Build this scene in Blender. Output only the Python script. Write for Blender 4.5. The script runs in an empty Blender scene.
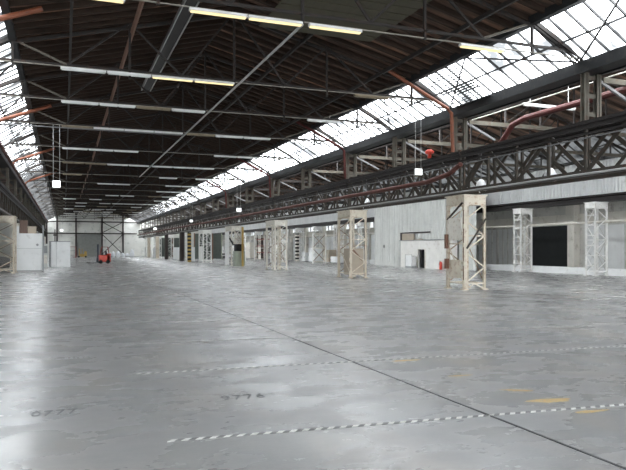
import bpy, math, random
from mathutils import Vector, Matrix
random.seed(7)
S = 1.65          # one unit of the plan below = the eye height of the camera, in metres
col = bpy.context.scene.collection
sc = bpy.context.scene

# ---------------------------------------------------------------- camera, world, light, exposure
cam_d = bpy.data.cameras.new('camera'); cam = bpy.data.objects.new('camera', cam_d); col.objects.link(cam)
cam.location = (0, 0, S); cam.rotation_euler = (math.radians(90), 0, math.radians(-21))
cam_d.sensor_width = 36; cam_d.lens = 648/626*36; cam_d.shift_y = 13.5/626
cam_d.clip_end = 500; cam_d.clip_start = .05
sc.camera = cam
sc.view_settings.view_transform = 'Standard'; sc.view_settings.look = 'None'
sc.view_settings.exposure = 1.2; sc.view_settings.gamma = 1
sc.view_settings.use_curve_mapping = False
w = bpy.data.worlds.new('overcast_sky'); sc.world = w; w.use_nodes = True
bg = w.node_tree.nodes['Background']; bg.inputs['Color'].default_value = (.93, .96, 1, 1); bg.inputs['Strength'].default_value = 3.8
GLASS = 5.2       # brightness of the sky behind the milky roof glazing

# ---------------------------------------------------------------- materials
def new_mat(name):
    m = bpy.data.materials.new(name); m.use_nodes = True
    return m, m.node_tree.nodes, m.node_tree.links, m.node_tree.nodes['Principled BSDF']
def mat(name, c, rough=.6, metal=0, dirt=None, amt=.35, scale=2.5, vary=.12, stretch=None, emit=0, bump=0):
    m, N, L, b = new_mat(name)
    tc = N.new('ShaderNodeTexCoord'); mp = N.new('ShaderNodeMapping'); L.new(tc.outputs['Object'], mp.inputs[0])
    geo = N.new('ShaderNodeNewGeometry'); L.new(geo.outputs['Position'], mp.inputs[0])
    if stretch: mp.inputs['Scale'].default_value = stretch
    n = N.new('ShaderNodeTexNoise'); n.inputs['Scale'].default_value = scale; n.inputs['Detail'].default_value = 6
    L.new(mp.outputs[0], n.inputs['Vector'])
    r1 = N.new('ShaderNodeMix'); r1.data_type = 'RGBA'
    r1.inputs[6].default_value = tuple(max(0, x*(1-vary*1.6)) for x in c)+(1,)
    r1.inputs[7].default_value = tuple(min(1, x*(1+vary*1.6)) for x in c)+(1,)
    L.new(n.outputs['Fac'], r1.inputs[0]); out = r1.outputs[2]
    if dirt:
        n2 = N.new('ShaderNodeTexNoise'); n2.inputs['Scale'].default_value = scale*2.3; n2.inputs['Detail'].default_value = 8; n2.inputs['Roughness'].default_value = .7
        L.new(mp.outputs[0], n2.inputs['Vector'])
        rm = N.new('ShaderNodeMapRange'); rm.inputs[1].default_value = .62-amt*.3; rm.inputs[2].default_value = .78-amt*.3
        L.new(n2.outputs['Fac'], rm.inputs[0])
        r2 = N.new('ShaderNodeMix'); r2.data_type = 'RGBA'; r2.inputs[7].default_value = tuple(dirt)+(1,)
        L.new(out, r2.inputs[6]); L.new(rm.outputs[0], r2.inputs[0]); out = r2.outputs[2]
    L.new(out, b.inputs['Base Color'])
    b.inputs['Roughness'].default_value = rough; b.inputs['Metallic'].default_value = metal
    if max(c) < .12: b.inputs['Specular IOR Level'].default_value = .15
    if emit:
        b.inputs['Emission Color'].default_value = tuple(c)+(1,); b.inputs['Emission Strength'].default_value = emit
    if bump:
        bp = N.new('ShaderNodeBump'); bp.inputs['Strength'].default_value = bump; bp.inputs['Distance'].default_value = .02
        L.new(n.outputs['Fac'], bp.inputs['Height']); L.new(bp.outputs[0], b.inputs['Normal'])
    return m
def glow(name, c, strength, c2=None, scale=1.2, s2=.8):
    m, N, L, b = new_mat(name); N.remove(b)
    e = N.new('ShaderNodeEmission'); L.new(e.outputs[0], N['Material Output'].inputs[0])
    geo = N.new('ShaderNodeNewGeometry'); n = N.new('ShaderNodeTexNoise'); n.inputs['Scale'].default_value = scale; n.inputs['Detail'].default_value = 4
    L.new(geo.outputs['Position'], n.inputs['Vector'])
    rm = N.new('ShaderNodeMapRange'); rm.inputs[1].default_value = .36; rm.inputs[2].default_value = .52
    rm.inputs[3].default_value = strength*s2; rm.inputs[4].default_value = strength
    L.new(n.outputs['Fac'], rm.inputs[0]); L.new(rm.outputs[0], e.inputs['Strength'])
    mx = N.new('ShaderNodeMix'); mx.data_type = 'RGBA'; mx.inputs[6].default_value = tuple(c2 or c)+(1,); mx.inputs[7].default_value = tuple(c)+(1,)
    L.new(rm.outputs[0], mx.inputs[0]); L.new(n.outputs['Fac'], mx.inputs[0]); L.new(mx.outputs[2], e.inputs['Color'])
    return m
RUST = (.20, .085, .04)
M = dict(
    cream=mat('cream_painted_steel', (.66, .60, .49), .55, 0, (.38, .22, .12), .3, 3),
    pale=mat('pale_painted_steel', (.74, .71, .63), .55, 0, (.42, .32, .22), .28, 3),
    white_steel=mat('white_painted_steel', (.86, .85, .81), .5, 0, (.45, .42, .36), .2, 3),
    web=mat('rust_brown_steel', (.17, .085, .055), .7, 0, (.08, .05, .04), .25, 6),
    girder=mat('dark_olive_steel', (.052, .047, .039), .5, .1, (.075, .042, .028), .35, 3),
    girder_top=mat('black_brown_steel', (.024, .021, .020), .45, .1, (.045, .034, .03), .3, 3),
    truss=mat('dark_truss_steel', (.032, .029, .027), .5, .1, (.05, .03, .022), .35, 2),
    post=mat('olive_grey_steel', (.105, .098, .08), .5, .1, (.10, .06, .045), .35, 3),
    cable=mat('bare_grey_metal', (.42, .42, .41), .4, .5),
    cable_dark=mat('dull_grey_conduit', (.18, .18, .18), .5, .3),
    red=mat('red_oxide_pipe', (.060, .016, .014), .6, 0, (.06, .03, .025), .35, 3),
    orange=mat('orange_red_pipe', (.19, .055, .022), .6, 0, (.09, .04, .03), .35, 3),
    brownpipe=mat('brown_red_pipe', (.10, .04, .032), .6, 0, (.06, .035, .03), .3, 3),
    gutter=mat('dark_gutter_steel', (.026, .027, .028), .5, .1, (.045, .04, .036), .3, 3),
    bar=mat('glazing_bar_steel', (.07, .07, .07), .5, .1),
    fix_white=mat('white_enamel', (.72, .73, .72), .35),
    fix_brown=mat('aged_brown_enamel', (.22, .18, .12), .5, 0, (.12, .09, .06), .3, 3),
    rail=mat('trunking_rail', (.27, .25, .21), .45, .2),
    tube_off=mat('unlit_tube', (.75, .76, .74), .25),
    tube_on=glow('lit_tube', (1, .84, .48), .62, (1, .80, .42), 3, .9),
    corr=mat('grey_corrugated_sheet', (.60, .61, .58), .55, 0, (.48, .49, .47), .2, .8),
    corr_white=mat('white_corrugated_sheet', (.66, .67, .66), .5, 0, (.52, .52, .50), .2, .8),
    brick=mat('whitewashed_brick', (.74, .73, .69), .75, 0, (.55, .52, .46), .2, 1.2),
    plaster=mat('stained_cream_plaster', (.72, .69, .62), .8, 0, (.46, .41, .33), .22, .9),
    grey_plaster=mat('grey_plaster', (.56, .55, .51), .8, 0, (.30, .28, .25), .35, .8),
    panel=mat('light_grey_cladding', (.74, .74, .69), .6, 0, (.45, .46, .43), .25, .6),
    shutter=mat('grey_roller_shutter', (.33, .34, .32), .5, .2),
    black_shutter=mat('black_roller_shutter', (.026, .028, .028), .8, 0),
    steel=mat('dark_wall_steel', (.055, .045, .042), .5, .1),
    white_box=mat('white_container_paint', (.80, .81, .80), .5, 0, (.60, .60, .58), .2, .8),
    grey=mat('mid_grey_paint', (.28, .29, .29), .5),
    cardboard=mat('brown_cardboard', (.15, .10, .08), .8),
    beige=mat('beige_box', (.42, .36, .28), .7),
    black=mat('black_rubber', (.02, .02, .02), .7),
    dark=mat('dark_blue_grey_metal', (.055, .065, .085), .5, .2),
    forkred=mat('forklift_red_paint', (.62, .06, .035), .4),
    yellow=mat('yellow_paint', (.45, .30, .07), .5, 0, (.3, .2, .08), .25, 4),
    darkred=mat('dark_red_paint', (.28, .05, .04), .5),
    bag=mat('white_plastic_bag', (.82, .84, .88), .35),
    tape_w=mat('white_floor_tape', (.80, .81, .78), .5, 0, (.45, .45, .43), .35, 18),
    tape_worn=mat('worn_white_tape', (.52, .52, .50), .5, 0, (.37, .37, .36), .5, 20),
    tape_dim=mat('worn_black_tape', (.29, .29, .29), .5, 0, (.36, .36, .35), .5, 20),
    tape_b=mat('black_floor_tape', (.13, .13, .13), .5, 0, (.3, .3, .3), .3, 18),
    joint=mat('floor_joint_filler', (.06, .062, .065), .5),
    ink=mat('faded_stencil_paint', (.10, .105, .11), .6, 0, (.24, .25, .25), .3, 30),
    ink_w=mat('faded_white_stencil', (.62, .63, .63), .6, 0, (.36, .37, .37), .5, 30),
    worn_yellow=mat('worn_yellow_floor_paint', (.62, .42, .12), .5, 0, (.40, .37, .30), .5, 14),
    sign=glow('backlit_sign_face', (.95, 1, 1), 1.6, None, 2, .95),
    dome=mat('white_lamp_enamel', (.85, .87, .88), .3),
    green=mat('grey_green_metal', (.30, .33, .26), .5),
    darkwall=mat('grimy_dark_plaster', (.13, .13, .115), .8, 0, (.06, .06, .05), .35, .8),
    rusty=mat('shaded_rusty_brace', (.30, .22, .15), .7, 0, (.16, .09, .05), .35, 5),  # brown carries painted shade on far column braces; plain rust on the trestles
    greyish=mat('shaded_white_brace', (.50, .49, .46), .6),  # white paint toned down to grey, shade painted into far braces
    darkgreen=mat('dark_green_grey_sheet', (.075, .085, .075), .7, 0, (.04, .045, .04), .3, 2),
    boardpanel=mat('grey_green_boards', (.075, .068, .046), .7, 0, (.06, .055, .045), .3, 2, stretch=(3, .3, 3)),
    window=glow('daylit_window', (.93, .97, 1), .6, (.75, .82, .84), 2.5, .45),
)
M['ceiling_glass'] = glow('milky_roof_glass', (.97, .985, 1), GLASS, (.80, .88, .95), .8, .075)
M['dusty_glass'] = glow('grimy_roof_glass', (.86, .90, .93), .15, (.55, .60, .62), 1.1, .25)
M['aisle_glass'] = glow('dusty_roof_glass', (.95, .97, 1), GLASS*1.7, (.80, .86, .90), .7, .5)

def roof_mat():
    m, N, L, b = new_mat('old_roof_boards')
    geo = N.new('ShaderNodeNewGeometry'); mp = N.new('ShaderNodeMapping'); mp.inputs['Scale'].default_value = (.30, 2.1, .30)
    L.new(geo.outputs['Position'], mp.inputs[0])
    n = N.new('ShaderNodeTexNoise'); n.inputs['Scale'].default_value = 1.0; n.inputs['Detail'].default_value = 7; n.inputs['Roughness'].default_value = .65
    L.new(mp.outputs[0], n.inputs['Vector'])
    cr = N.new('ShaderNodeValToRGB'); e = cr.color_ramp.elements
    e[0].position = .38; e[0].color = (.032, .023, .019, 1); e[1].position = .68; e[1].color = (.38, .20, .12, 1)
    x = cr.color_ramp.elements.new(.53); x.color = (.12, .070, .048, 1)
    L.new(n.outputs['Fac'], cr.inputs[0]); L.new(cr.outputs[0], b.inputs['Base Color']); b.inputs['Roughness'].default_value = .8
    return m
M['roof'] = roof_mat()
M['rafter'] = mat('roof_rafter_wood', (.042, .028, .021), .8, 0, (.03, .025, .02), .35, 2)

def floor_mat():
    m, N, L, b = new_mat('worn_sealed_concrete')
    geo = N.new('ShaderNodeNewGeometry')
    def noise(scale, detail=6, st=None, rough=.6):
        mp = N.new('ShaderNodeMapping'); L.new(geo.outputs['Position'], mp.inputs[0])
        if st: mp.inputs['Scale'].default_value = st
        n = N.new('ShaderNodeTexNoise'); n.inputs['Scale'].default_value = scale; n.inputs['Detail'].default_value = detail; n.inputs['Roughness'].default_value = rough
        L.new(mp.outputs[0], n.inputs['Vector']); return n.outputs['Fac']
    def mix(f, a, c, blend='MIX', lo=None, hi=None, amt=1):
        if lo is not None:
            r = N.new('ShaderNodeMapRange'); r.inputs[1].default_value = lo; r.inputs[2].default_value = hi; r.inputs[4].default_value = amt
            L.new(f, r.inputs[0]); f = r.outputs[0]
        x = N.new('ShaderNodeMix'); x.data_type = 'RGBA'; x.blend_type = blend
        L.new(f, x.inputs[0])
        for i, v in ((6, a), (7, c)):
            if isinstance(v, tuple): x.inputs[i].default_value = v+(1,)
            else: L.new(v, x.inputs[i])
        return x.outputs[2]
    o = mix(noise(.30, 3), (.300, .308, .312), (.350, .348, .335), lo=.3, hi=.7)
    o = mix(noise(.9, 5, (1, 1.6, 1), .6), o, (.225, .235, .240), lo=.42, hi=.95, amt=.9)
    o = mix(noise(.55, 4, (1.6, .6, 1)), o, (.42, .375, .325), lo=.48, hi=.85, amt=.6)
    o = mix(noise(5, 8, (1, 2.5, 1), .75), o, (.19, .20, .205), lo=.45, hi=.95, amt=.5)
    o = mix(noise(2.0, 8, (.5, 5, 1), .8), o, (.18, .185, .19), lo=.50, hi=.85, amt=.35)
    o = mix(noise(24, 5, (1, 2, 1)), o, (.50, .49, .47), lo=.5, hi=.85, amt=.35)
    L.new(o, b.inputs['Base Color'])
    r = N.new('ShaderNodeMapRange'); r.inputs[1].default_value = .35; r.inputs[2].default_value = .7; r.inputs[3].default_value = .20; r.inputs[4].default_value = .38
    L.new(noise(.9, 6, (1, 1.6, 1)), r.inputs[0]); L.new(r.outputs[0], b.inputs['Roughness'])
    b.inputs['Specular IOR Level'].default_value = .6
    bp = N.new('ShaderNodeBump'); bp.inputs['Strength'].default_value = .12; bp.inputs['Distance'].default_value = .01
    L.new(noise(3.5, 4), bp.inputs['Height']); L.new(bp.outputs[0], b.inputs['Normal'])
    return m
M['floor'] = floor_mat()

# ---------------------------------------------------------------- mesh helpers (plan units)
class MB:
    def __init__(s): s.v = []; s.f = []; s.mi = []
    def add(s, vs, fs, mi=0):
        k = len(s.v); s.v += [tuple(v) for v in vs]; s.f += [tuple(i+k for i in f) for f in fs]; s.mi += [mi]*len(fs); return s
    def box(s, x0, x1, y0, y1, z0, z1, mi=0):
        if x0 > x1: x0, x1 = x1, x0
        if y0 > y1: y0, y1 = y1, y0
        vs = [(x, y, z) for z in (z0, z1) for y in (y0, y1) for x in (x0, x1)]
        return s.add(vs, [(0, 2, 3, 1), (4, 5, 7, 6), (0, 1, 5, 4), (2, 6, 7, 3), (0, 4, 6, 2), (1, 3, 7, 5)], mi)
    def bar(s, a, b, w, h, mi=0, up=(0, 0, 1)):
        a = Vector(a); b = Vector(b); d = (b-a).normalized(); u = Vector(up)
        if abs(d.dot(u)) > .97: u = Vector((0, 1, 0))
        r = d.cross(u).normalized(); t = r.cross(d).normalized()
        vs = [p+r*i*w/2+t*j*h/2 for p in (a, b) for j in (-1, 1) for i in (-1, 1)]
        return s.add(vs, [(0, 1, 3, 2), (4, 6, 7, 5), (0, 4, 5, 1), (2, 3, 7, 6), (0, 2, 6, 4), (1, 5, 7, 3)], mi)
    def angle(s, a, b, w, t, up=(0, 0, 1)):      # L section
        a = Vector(a); b = Vector(b); d = (b-a).normalized(); u = Vector(up)
        if abs(d.dot(u)) > .97: u = Vector((0, 1, 0))
        r = d.cross(u).normalized(); q = r.cross(d).normalized()
        s.bar(a+q*(t/2-w/2), b+q*(t/2-w/2), w, t, up=up); s.bar(a-r*(w/2-t/2), b-r*(w/2-t/2), t, w, up=up); return s
    def tube(s, pts, r, n=8, mi=0):
        pts = [Vector(p) for p in pts]; k = len(s.v); rings = len(pts)
        for i, p in enumerate(pts):
            d = (pts[min(i+1, rings-1)]-pts[max(i-1, 0)]).normalized(); u = Vector((0, 0, 1))
            if abs(d.dot(u)) > .97: u = Vector((0, 1, 0))
            a = d.cross(u).normalized(); b = a.cross(d).normalized()
            for j in range(n):
                t = 2*math.pi*j/n; s.v.append(tuple(p+a*math.cos(t)*r+b*math.sin(t)*r))
        for i in range(rings-1):
            for j in range(n):
                s.f.append((k+i*n+j, k+i*n+(j+1) % n, k+(i+1)*n+(j+1) % n, k+(i+1)*n+j)); s.mi.append(mi)
        s.f.append(tuple(k+j for j in range(n))[::-1]); s.f.append(tuple(k+(rings-1)*n+j for j in range(n))); s.mi += [mi, mi]; return s
    def lathe(s, cx, cy, prof, n=16, mi=0):
        k = len(s.v)
        for r, z in prof:
            for j in range(n):
                t = 2*math.pi*j/n; s.v.append((cx+r*math.cos(t), cy+r*math.sin(t), z))
        for i in range(len(prof)-1):
            for j in range(n):
                s.f.append((k+i*n+j, k+i*n+(j+1) % n, k+(i+1)*n+(j+1) % n, k+(i+1)*n+j)); s.mi.append(mi)
        return s
    def ipost(s, x, y, z0, z1, w, t, axis='x'):  # H section standing upright
        if axis == 'x':
            s.box(x-w/2, x-w/2+t, y-w/2, y+w/2, z0, z1); s.box(x+w/2-t, x+w/2, y-w/2, y+w/2, z0, z1); s.box(x-w/2, x+w/2, y-t/2, y+t/2, z0, z1)
        else:
            s.box(x-w/2, x+w/2, y-w/2, y-w/2+t, z0, z1); s.box(x-w/2, x+w/2, y+w/2-t, y+w/2, z0, z1); s.box(x-t/2, x+t/2, y-w/2, y+w/2, z0, z1)
        return s
    def build(s, name, m, parent=None, smooth=False):
        o0 = Vector((0, 0, 0))
        if parent is not None:
            p = parent
            while p: o0 += p.location; p = p.parent
        me = bpy.data.meshes.new(name)
        me.from_pydata([tuple(Vector(v)*S-o0) for v in s.v], [], s.f)
        for x in (m if isinstance(m, (list, tuple)) else [m]): me.materials.append(M[x])
        for i, p in enumerate(me.polygons): p.material_index = s.mi[i]; p.use_smooth = smooth
        me.update()
        o = bpy.data.objects.new(name, me); col.objects.link(o)
        if parent is not None: o.parent = parent
        return o
def tag(o, label, cat, group=None):
    o['label'] = label; o['category'] = cat
    if group: o['group'] = group
    return o
def empty(name, x, y, z=0):
    o = bpy.data.objects.new(name, None); col.objects.link(o); o.location = (x*S, y*S, z*S); o.empty_display_size = .2; return o
def thing(name, x, y, z, label, cat, group=None): return tag(empty(name, x, y, z), label, cat, group)
def struct(o): o['kind'] = 'structure'; return o
def ordn(i): return ['first', 'second', 'third', 'fourth', 'fifth', 'sixth', 'seventh', 'eighth', 'ninth', 'tenth', 'eleventh', 'twelfth', 'thirteenth', 'fourteenth', 'fifteenth', 'sixteenth', 'seventeenth', 'eighteenth', 'nineteenth', 'twentieth', 'twenty-first', 'twenty-second', 'twenty-third'][i]

# ---------------------------------------------------------------- plan of the hall
XL, XR = -2.08, 8.95                    # column lines of the nave
XA = 18.3                               # far column line of the right aisle
CH, SK, RG = 4.45, 5.15, 6.24           # chord, top of glazing, ridge
Y0, Y1 = -13.0, 88.0
XM = (XL+XR)/2
KL, KR = XL+1.15, XR-1.15
FR = [1.0, 5.1, 9.4, 13.7, 16.8, 20.2, 24.6, 28.7, 33.2, 37.4, 41.4, 45.5, 49.6, 53.8, 57.9, 62.1, 66.2, 70.4, 74.5, 78.7, 82.8, 86.6]

# ---------------------------------------------------------------- setting
struct(MB().box(-9.5, 24, Y0, Y1, -.12, 0).build('floor', 'floor'))
# floor joints
struct(MB().box(2.370, 2.386, Y0, Y1, 0, .003).build('trim_1', 'joint'))
# nave roof boards and rafters
def slab(mb, x0, z0, x1, z1, ya, yb, t=.05, mi=0):
    mb.add([(x0, ya, z0), (x1, ya, z1), (x1, yb, z1), (x0, yb, z0), (x0, ya, z0+t), (x1, ya, z1+t), (x1, yb, z1+t), (x0, yb, z0+t)],
           [(0, 1, 2, 3), (7, 6, 5, 4), (0, 4, 5, 1), (1, 5, 6, 2), (2, 6, 7, 3), (3, 7, 4, 0)], mi)
mb = MB()
slab(mb, KL, SK, XM, RG, Y0, Y1); slab(mb, XM, RG, KR, SK, Y0, Y1)
y = Y0+.2
while y < Y1:
    for (a, b) in (((KL, y, SK-.03), (XM, y, RG-.03)), ((XM, y, RG-.03), (KR, y, SK-.03))): mb.bar(a, b, .07, .13, 1)
    y += .42
struct(mb.build('ceiling', ['roof', 'rafter']))
# right aisle roof
AM = (9.35+XA)/2
mb = MB()
slab(mb, 10.3, 5.05, AM, 5.75, Y0, Y1); slab(mb, AM, 5.75, XA-1.1, 4.95, Y0, Y1)
y = Y0+.2
while y < Y1:
    for (a, b) in (((10.3, y, 5.02), (AM, y, 5.72)), ((AM, y, 5.72), (XA-1.1, y, 4.92))): mb.bar(a, b, .06, .09, 1)
    y += .84
struct(mb.build('ceiling', ['roof', 'rafter']))
mb = MB(); slab(mb, -9.5, 4.2, XL-.15, 4.62, Y0, Y1); struct(mb.build('ceiling', ['roof']))
# glazing: panes with depth and their bars
def glazing(n, xa, za, xb, zb, mname, step):
    mb = MB(); slab(mb, xa, za, xb, zb, Y0, Y1, .012); g = struct(mb.build('window_%d' % n, mname))
    mb = MB(); y = Y0
    while y <= Y1:
        mb.bar((xa, y, za-.02), (xb, y, zb-.02), .03, .05); y += step
    for f in (.45,):
        x, z = xa+(xb-xa)*f, za+(zb-za)*f-.03; mb.bar((x, Y0, z), (x, Y1, z), .03, .035)
    struct(mb.build('window_%d_frame' % n, 'bar', g))
glazing(1, XR, CH, KR, SK, 'ceiling_glass', .41)
glazing(2, XL, CH, KL, SK, 'ceiling_glass', .41)
glazing(3, 9.35, 4.5, 10.3, 5.05, 'aisle_glass', .82)
glazing(4, XA, 4.3, XA-1.1, 4.95, 'dusty_glass', .82)
struct(MB().box(XA-.06, XA+.5, Y0, Y1, 4.30, 4.40).build('trim_7', 'gutter'))
glazing(7, XA+.45, 4.35, 20.5, 3.97, 'dusty_glass', .82)  # glowing strip added to brighten the bay behind the aisle columns
# gutters over the column lines and eaves purlins
struct(MB().box(8.93, 9.38, Y0, Y1, 4.27, 4.34).box(8.90, 8.97, Y0, Y1, 4.24, 4.46).box(9.34, 9.40, Y0, Y1, 4.24, 4.50).build('trim_2', 'gutter'))
struct(MB().box(XL-.43, XL+.02, Y0, Y1, 4.27, 4.34).box(XL-.02, XL+.05, Y0, Y1, 4.24, 4.46).build('trim_3', 'gutter'))
struct(MB().box(KR-.06, KR+.06, Y0, Y1, SK-.16, SK-.01).build('trim_4', 'gutter'))
struct(MB().box(KL-.06, KL+.06, Y0, Y1, SK-.16, SK-.01).build('trim_5', 'gutter'))

# far wall
mb = MB().box(XL-.6, XR+.6, Y1, Y1+.2, 0, RG)
struct(mb.build('wall_back', 'panel'))
struct(MB().box(XR+.6, 24, Y1, Y1+.2, 0, 6).box(-9.5, XL-.6, Y1, Y1+.2, 0, 6).build('wall_back', 'panel'))
t = thing('steel_wall_frame', 3, Y1-.1, 0, 'dark steel posts, rail and cross bracing in front of the pale far end wall', 'wall frame')
for x in (-2.05, -.85, 1.4, 4.56, 7.17): MB().box(x-.09, x+.09, Y1-.16, Y1-.002, 0, 5.5).build('post', 'steel', t)
MB().box(-2.0, 8.9, Y1-.2, Y1-.17, 2.85, 3.0).build('rail', 'steel', t)
MB().box(-2.0, 8.9, Y1-.2, Y1-.17, 4.35, 4.5).build('rail', 'steel', t)
for a, b in (((4.6, .3), (7.1, 2.8)), ((4.6, 2.8), (7.1, .3)), ((4.6, 3.05), (7.1, 4.4)), ((4.6, 4.4), (7.1, 3.05))):
    MB().bar((a[0], Y1-.2, a[1]), (b[0], Y1-.2, b[1]), .09, .05, up=(0, 1, 0)).build('brace', 'steel', t)
mb = MB(); z = 0
while z < 2.8:
    mb.add([(1.5, Y1-.06, z), (4.45, Y1-.06, z), (4.45, Y1-.12, z+.06), (1.5, Y1-.12, z+.06), (1.5, Y1-.06, z+.13), (4.45, Y1-.06, z+.13)], [(0, 1, 2, 3), (3, 2, 5, 4)]); z += .13
tag(mb.build('roller_shutter', 'shutter'), 'grey ribbed roller shutter in the far end wall', 'shutter door')
# left wall and windows high in it
struct(MB().box(-9.7, -9.5, Y0, Y1, 0, 4.3).build('wall_left', 'darkwall'))
g = struct(MB().box(-9.49, -9.46, 6, 86, 2.2, 3.8).build('window_5', 'window'))
mb = MB(); y = 6
while y < 86: mb.box(-9.46, -9.42, y-.05, y+.05, 2.2, 3.8); y += 1
struct(mb.build('window_5_frame', 'bar', g))

# right aisle: crane beam, corrugated fascia, plinth, outer wall
def corrugated(x, ya, yb, z0, z1, step=.16, d=.035, axis='y'):
    mb = MB(); y = ya; i = 0; pts = []
    while y < yb: pts += [(x, y), (x-d, y+step*.25), (x-d, y+step*.5), (x, y+step*.75)]; y += step
    vs = []
    for (px, py) in pts: vs += [(px, py, z0), (px, py, z1)]
    mb.add(vs, [(2*i, 2*i+2, 2*i+3, 2*i+1) for i in range(len(pts)-1)]); return mb
struct(corrugated(18.75, 6, Y1, 2.98, 4.35).build('wall_right', 'corr_white'))
o = MB().box(18.22, 18.62, 6, Y1, 2.92, 2.98).box(18.39, 18.45, 6, Y1, 2.74, 2.92).box(18.22, 18.62, 6, Y1, 2.70, 2.76).build('crane_beam', 'girder_top')
tag(o, 'long dark runway beam under the corrugated band on the right aisle wall', 'beam')
o = MB().box(18.62, 18.74, 6, Y1, 0, .27).build('low_kerb_wall', 'white_box')
tag(o, 'low white kerb wall running behind the white lattice columns on the right', 'kerb')
struct(MB().box(20.5, 20.7, 6, 22.3, 0, 3.95).box(20.5, 20.7, 24.7, Y1, 0, 3.95).box(20.5, 20.7, 22.3, 24.7, 1.95, 3.95).build('wall_right', 'grey_plaster'))
mb = MB(); z = .0
while z < 1.93: mb.box(20.455 if int(round(z*10)) % 2 else 20.44, 20.495, 22.25, 24.75, z, z+.10); z += .1
tag(mb.build('roller_shutter', 'black_shutter'), 'black roller shutter in the right outer wall behind the white lattice columns', 'shutter door')
struct(MB().box(20.42, 20.49, 6, 84, 2.16, 2.42, 1).box(20.36, 20.46, 6, Y1, 2.05, 2.16).box(20.40, 20.48, 6, Y1, 2.42, 2.47).build('trim_6', ['plaster', 'plaster']))
n = 0
for y in (12.4, 16.6, 21.9, 25.2, 29.4, 33.6, 37.8, 42, 46.2, 50.4, 54.6, 58.8, 63, 67.2):
    n += 1
    o = MB().box(20.2, 20.5, y-.2, y+.2, 0, 2.9).box(20.14, 20.2, y-.24, y+.24, 2.4, 2.9).build('wall_pier', 'plaster')
    tag(o, '%s cream pier from the camera along the right outer wall' % ordn(n-1), 'pier', 'piers of the right outer wall')
n = 0
for ya, yb in ((17.2, 21.2), (25.6, 27.1), (27.2, 28.8), (38.4, 41.6), (42.6, 45.8), (46.8, 50), (51, 54.2), (55.2, 58.4), (59.4, 62.6)):
    n += 1
    t = thing('wall_door', 20.45, (ya+yb)/2, 0, 'pale grey metal door leaf, %s from the camera in the right outer wall' % ordn(n-1), 'door', 'grey doors in the right outer wall')
    MB().box(20.40, 20.49, ya, yb, 0, 1.95).build('door_leaf', 'corr_white', t)
    mb = MB(); yy = ya
    while yy < yb+.01: mb.box(20.37, 20.40, yy-.02, yy+.02, 0, 1.95); yy += (yb-ya)/4
    mb.build('frame', 'grey_plaster', t)
o = MB().tube([(18.5, 8, 1.98), (18.5, 84, 1.98)], .045, 8).build('handrail_pipe', 'plaster')
tag(o, 'long pale horizontal pipe across the right aisle wall above the kerb', 'pipe')
g = struct(MB().box(20.44, 20.48, 30, 84, 2.5, 3.5).build('window_6', 'window'))
mb = MB(); y = 30
while y < 84: mb.box(20.40, 20.44, y-.04, y+.04, 2.5, 3.5); y += .7
struct(mb.build('window_6_frame', 'bar', g))

# grey corrugated enclosure and whitewashed brick hut in the aisle
t = thing('corrugated_enclosure', 17.6, 30.5, 0, 'tall grey corrugated sheet enclosure standing in the right aisle', 'enclosure')
corrugated(17.6, 25.0, 35.4, 0, 3.6, .30, .03).build('sheet_wall', 'corr', t)
MB().box(17.62, 18.2, 35.3, 35.38, 0, 3.6).build('end_wall', 'corr', t)
MB().box(17.48, 17.56, 31.85, 31.98, 0, 1.85).box(17.48, 17.54, 28.9, 31.98, 1.82, 1.88).build('door_frame', 'steel', t)
MB().box(17.5, 17.545, 30.5, 31.8, 1.35, 1.8).box(17.5, 17.53, 29.6, 30.4, 1.45, 1.5).build('notice_shelf', 'beige', t)
MB().tube([(17.53, 27.3, 1.5), (17.53, 27.3, 1.66), (17.53, 27.05, 1.74)], .05).build('vent_pipe', 'grey', t)
MB().box(17.5, 17.55, 34.0, 34.06, 1.05, 1.2).build('handle', 'black', t)
t = thing('brick_hut', 17.1, 28.7, 0, 'low whitewashed brick hut with a dark doorway in front of the corrugated enclosure', 'hut')
mb = MB().box(16.85, 16.95, 28.95, 30.8, 0, 1.4).box(16.85, 16.95, 26.3, 28.25, 0, 1.4).box(16.85, 16.95, 28.25, 28.95, .95, 1.4).box(16.95, 17.44, 30.7, 30.8, 0, 1.4).box(16.95, 17.44, 26.3, 26.4, 0, 1.4)
mb.build('wall', 'brick', t)
MB().box(16.80, 17.44, 26.25, 30.85, 1.4, 1.44).build('roof_slab', 'grey', t)
MB().box(17.1, 17.15, 28.25, 28.95, 0, .95).build('dark_doorway', 'black', t)
MB().box(16.83, 16.86, 28.2, 28.28, 0, .99).box(16.83, 16.86, 28.92, 29.0, 0, .99).box(16.83, 16.86, 28.2, 29.0, .95, .99).build('door_frame', 'plaster', t)
mb = MB().box(16.5, 16.72, 28.9, 29.6, .1, .64)
t = thing('upright_pallet_board', 16.6, 29.3, 0, 'white padded board standing beside the doorway of the brick hut', 'board')
mb.build('board', 'white_box', t)
MB().box(16.48, 16.75, 28.88, 29.62, 0, .1).build('foot', 'grey', t)
MB().tube([(16.47, 28.92, .1), (16.47, 28.92, .7), (16.47, 29.58, .7), (16.47, 29.58, .1)], .015).build('frame', 'cable', t)
t = thing('fire_extinguisher', 16.72, 26.6, 0, 'small red fire extinguisher by the corner of the brick hut', 'fire extinguisher')
MB().lathe(16.72, 26.6, [(0, 0), (.07, 0), (.07, .33), (.03, .38), (.0, .40)], 12).build('bottle', 'forkred', t, True)
MB().tube([(16.72, 26.6, .38), (16.66, 26.6, .42), (16.62, 26.6, .2)], .012, 6).build('hose', 'black', t)

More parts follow.
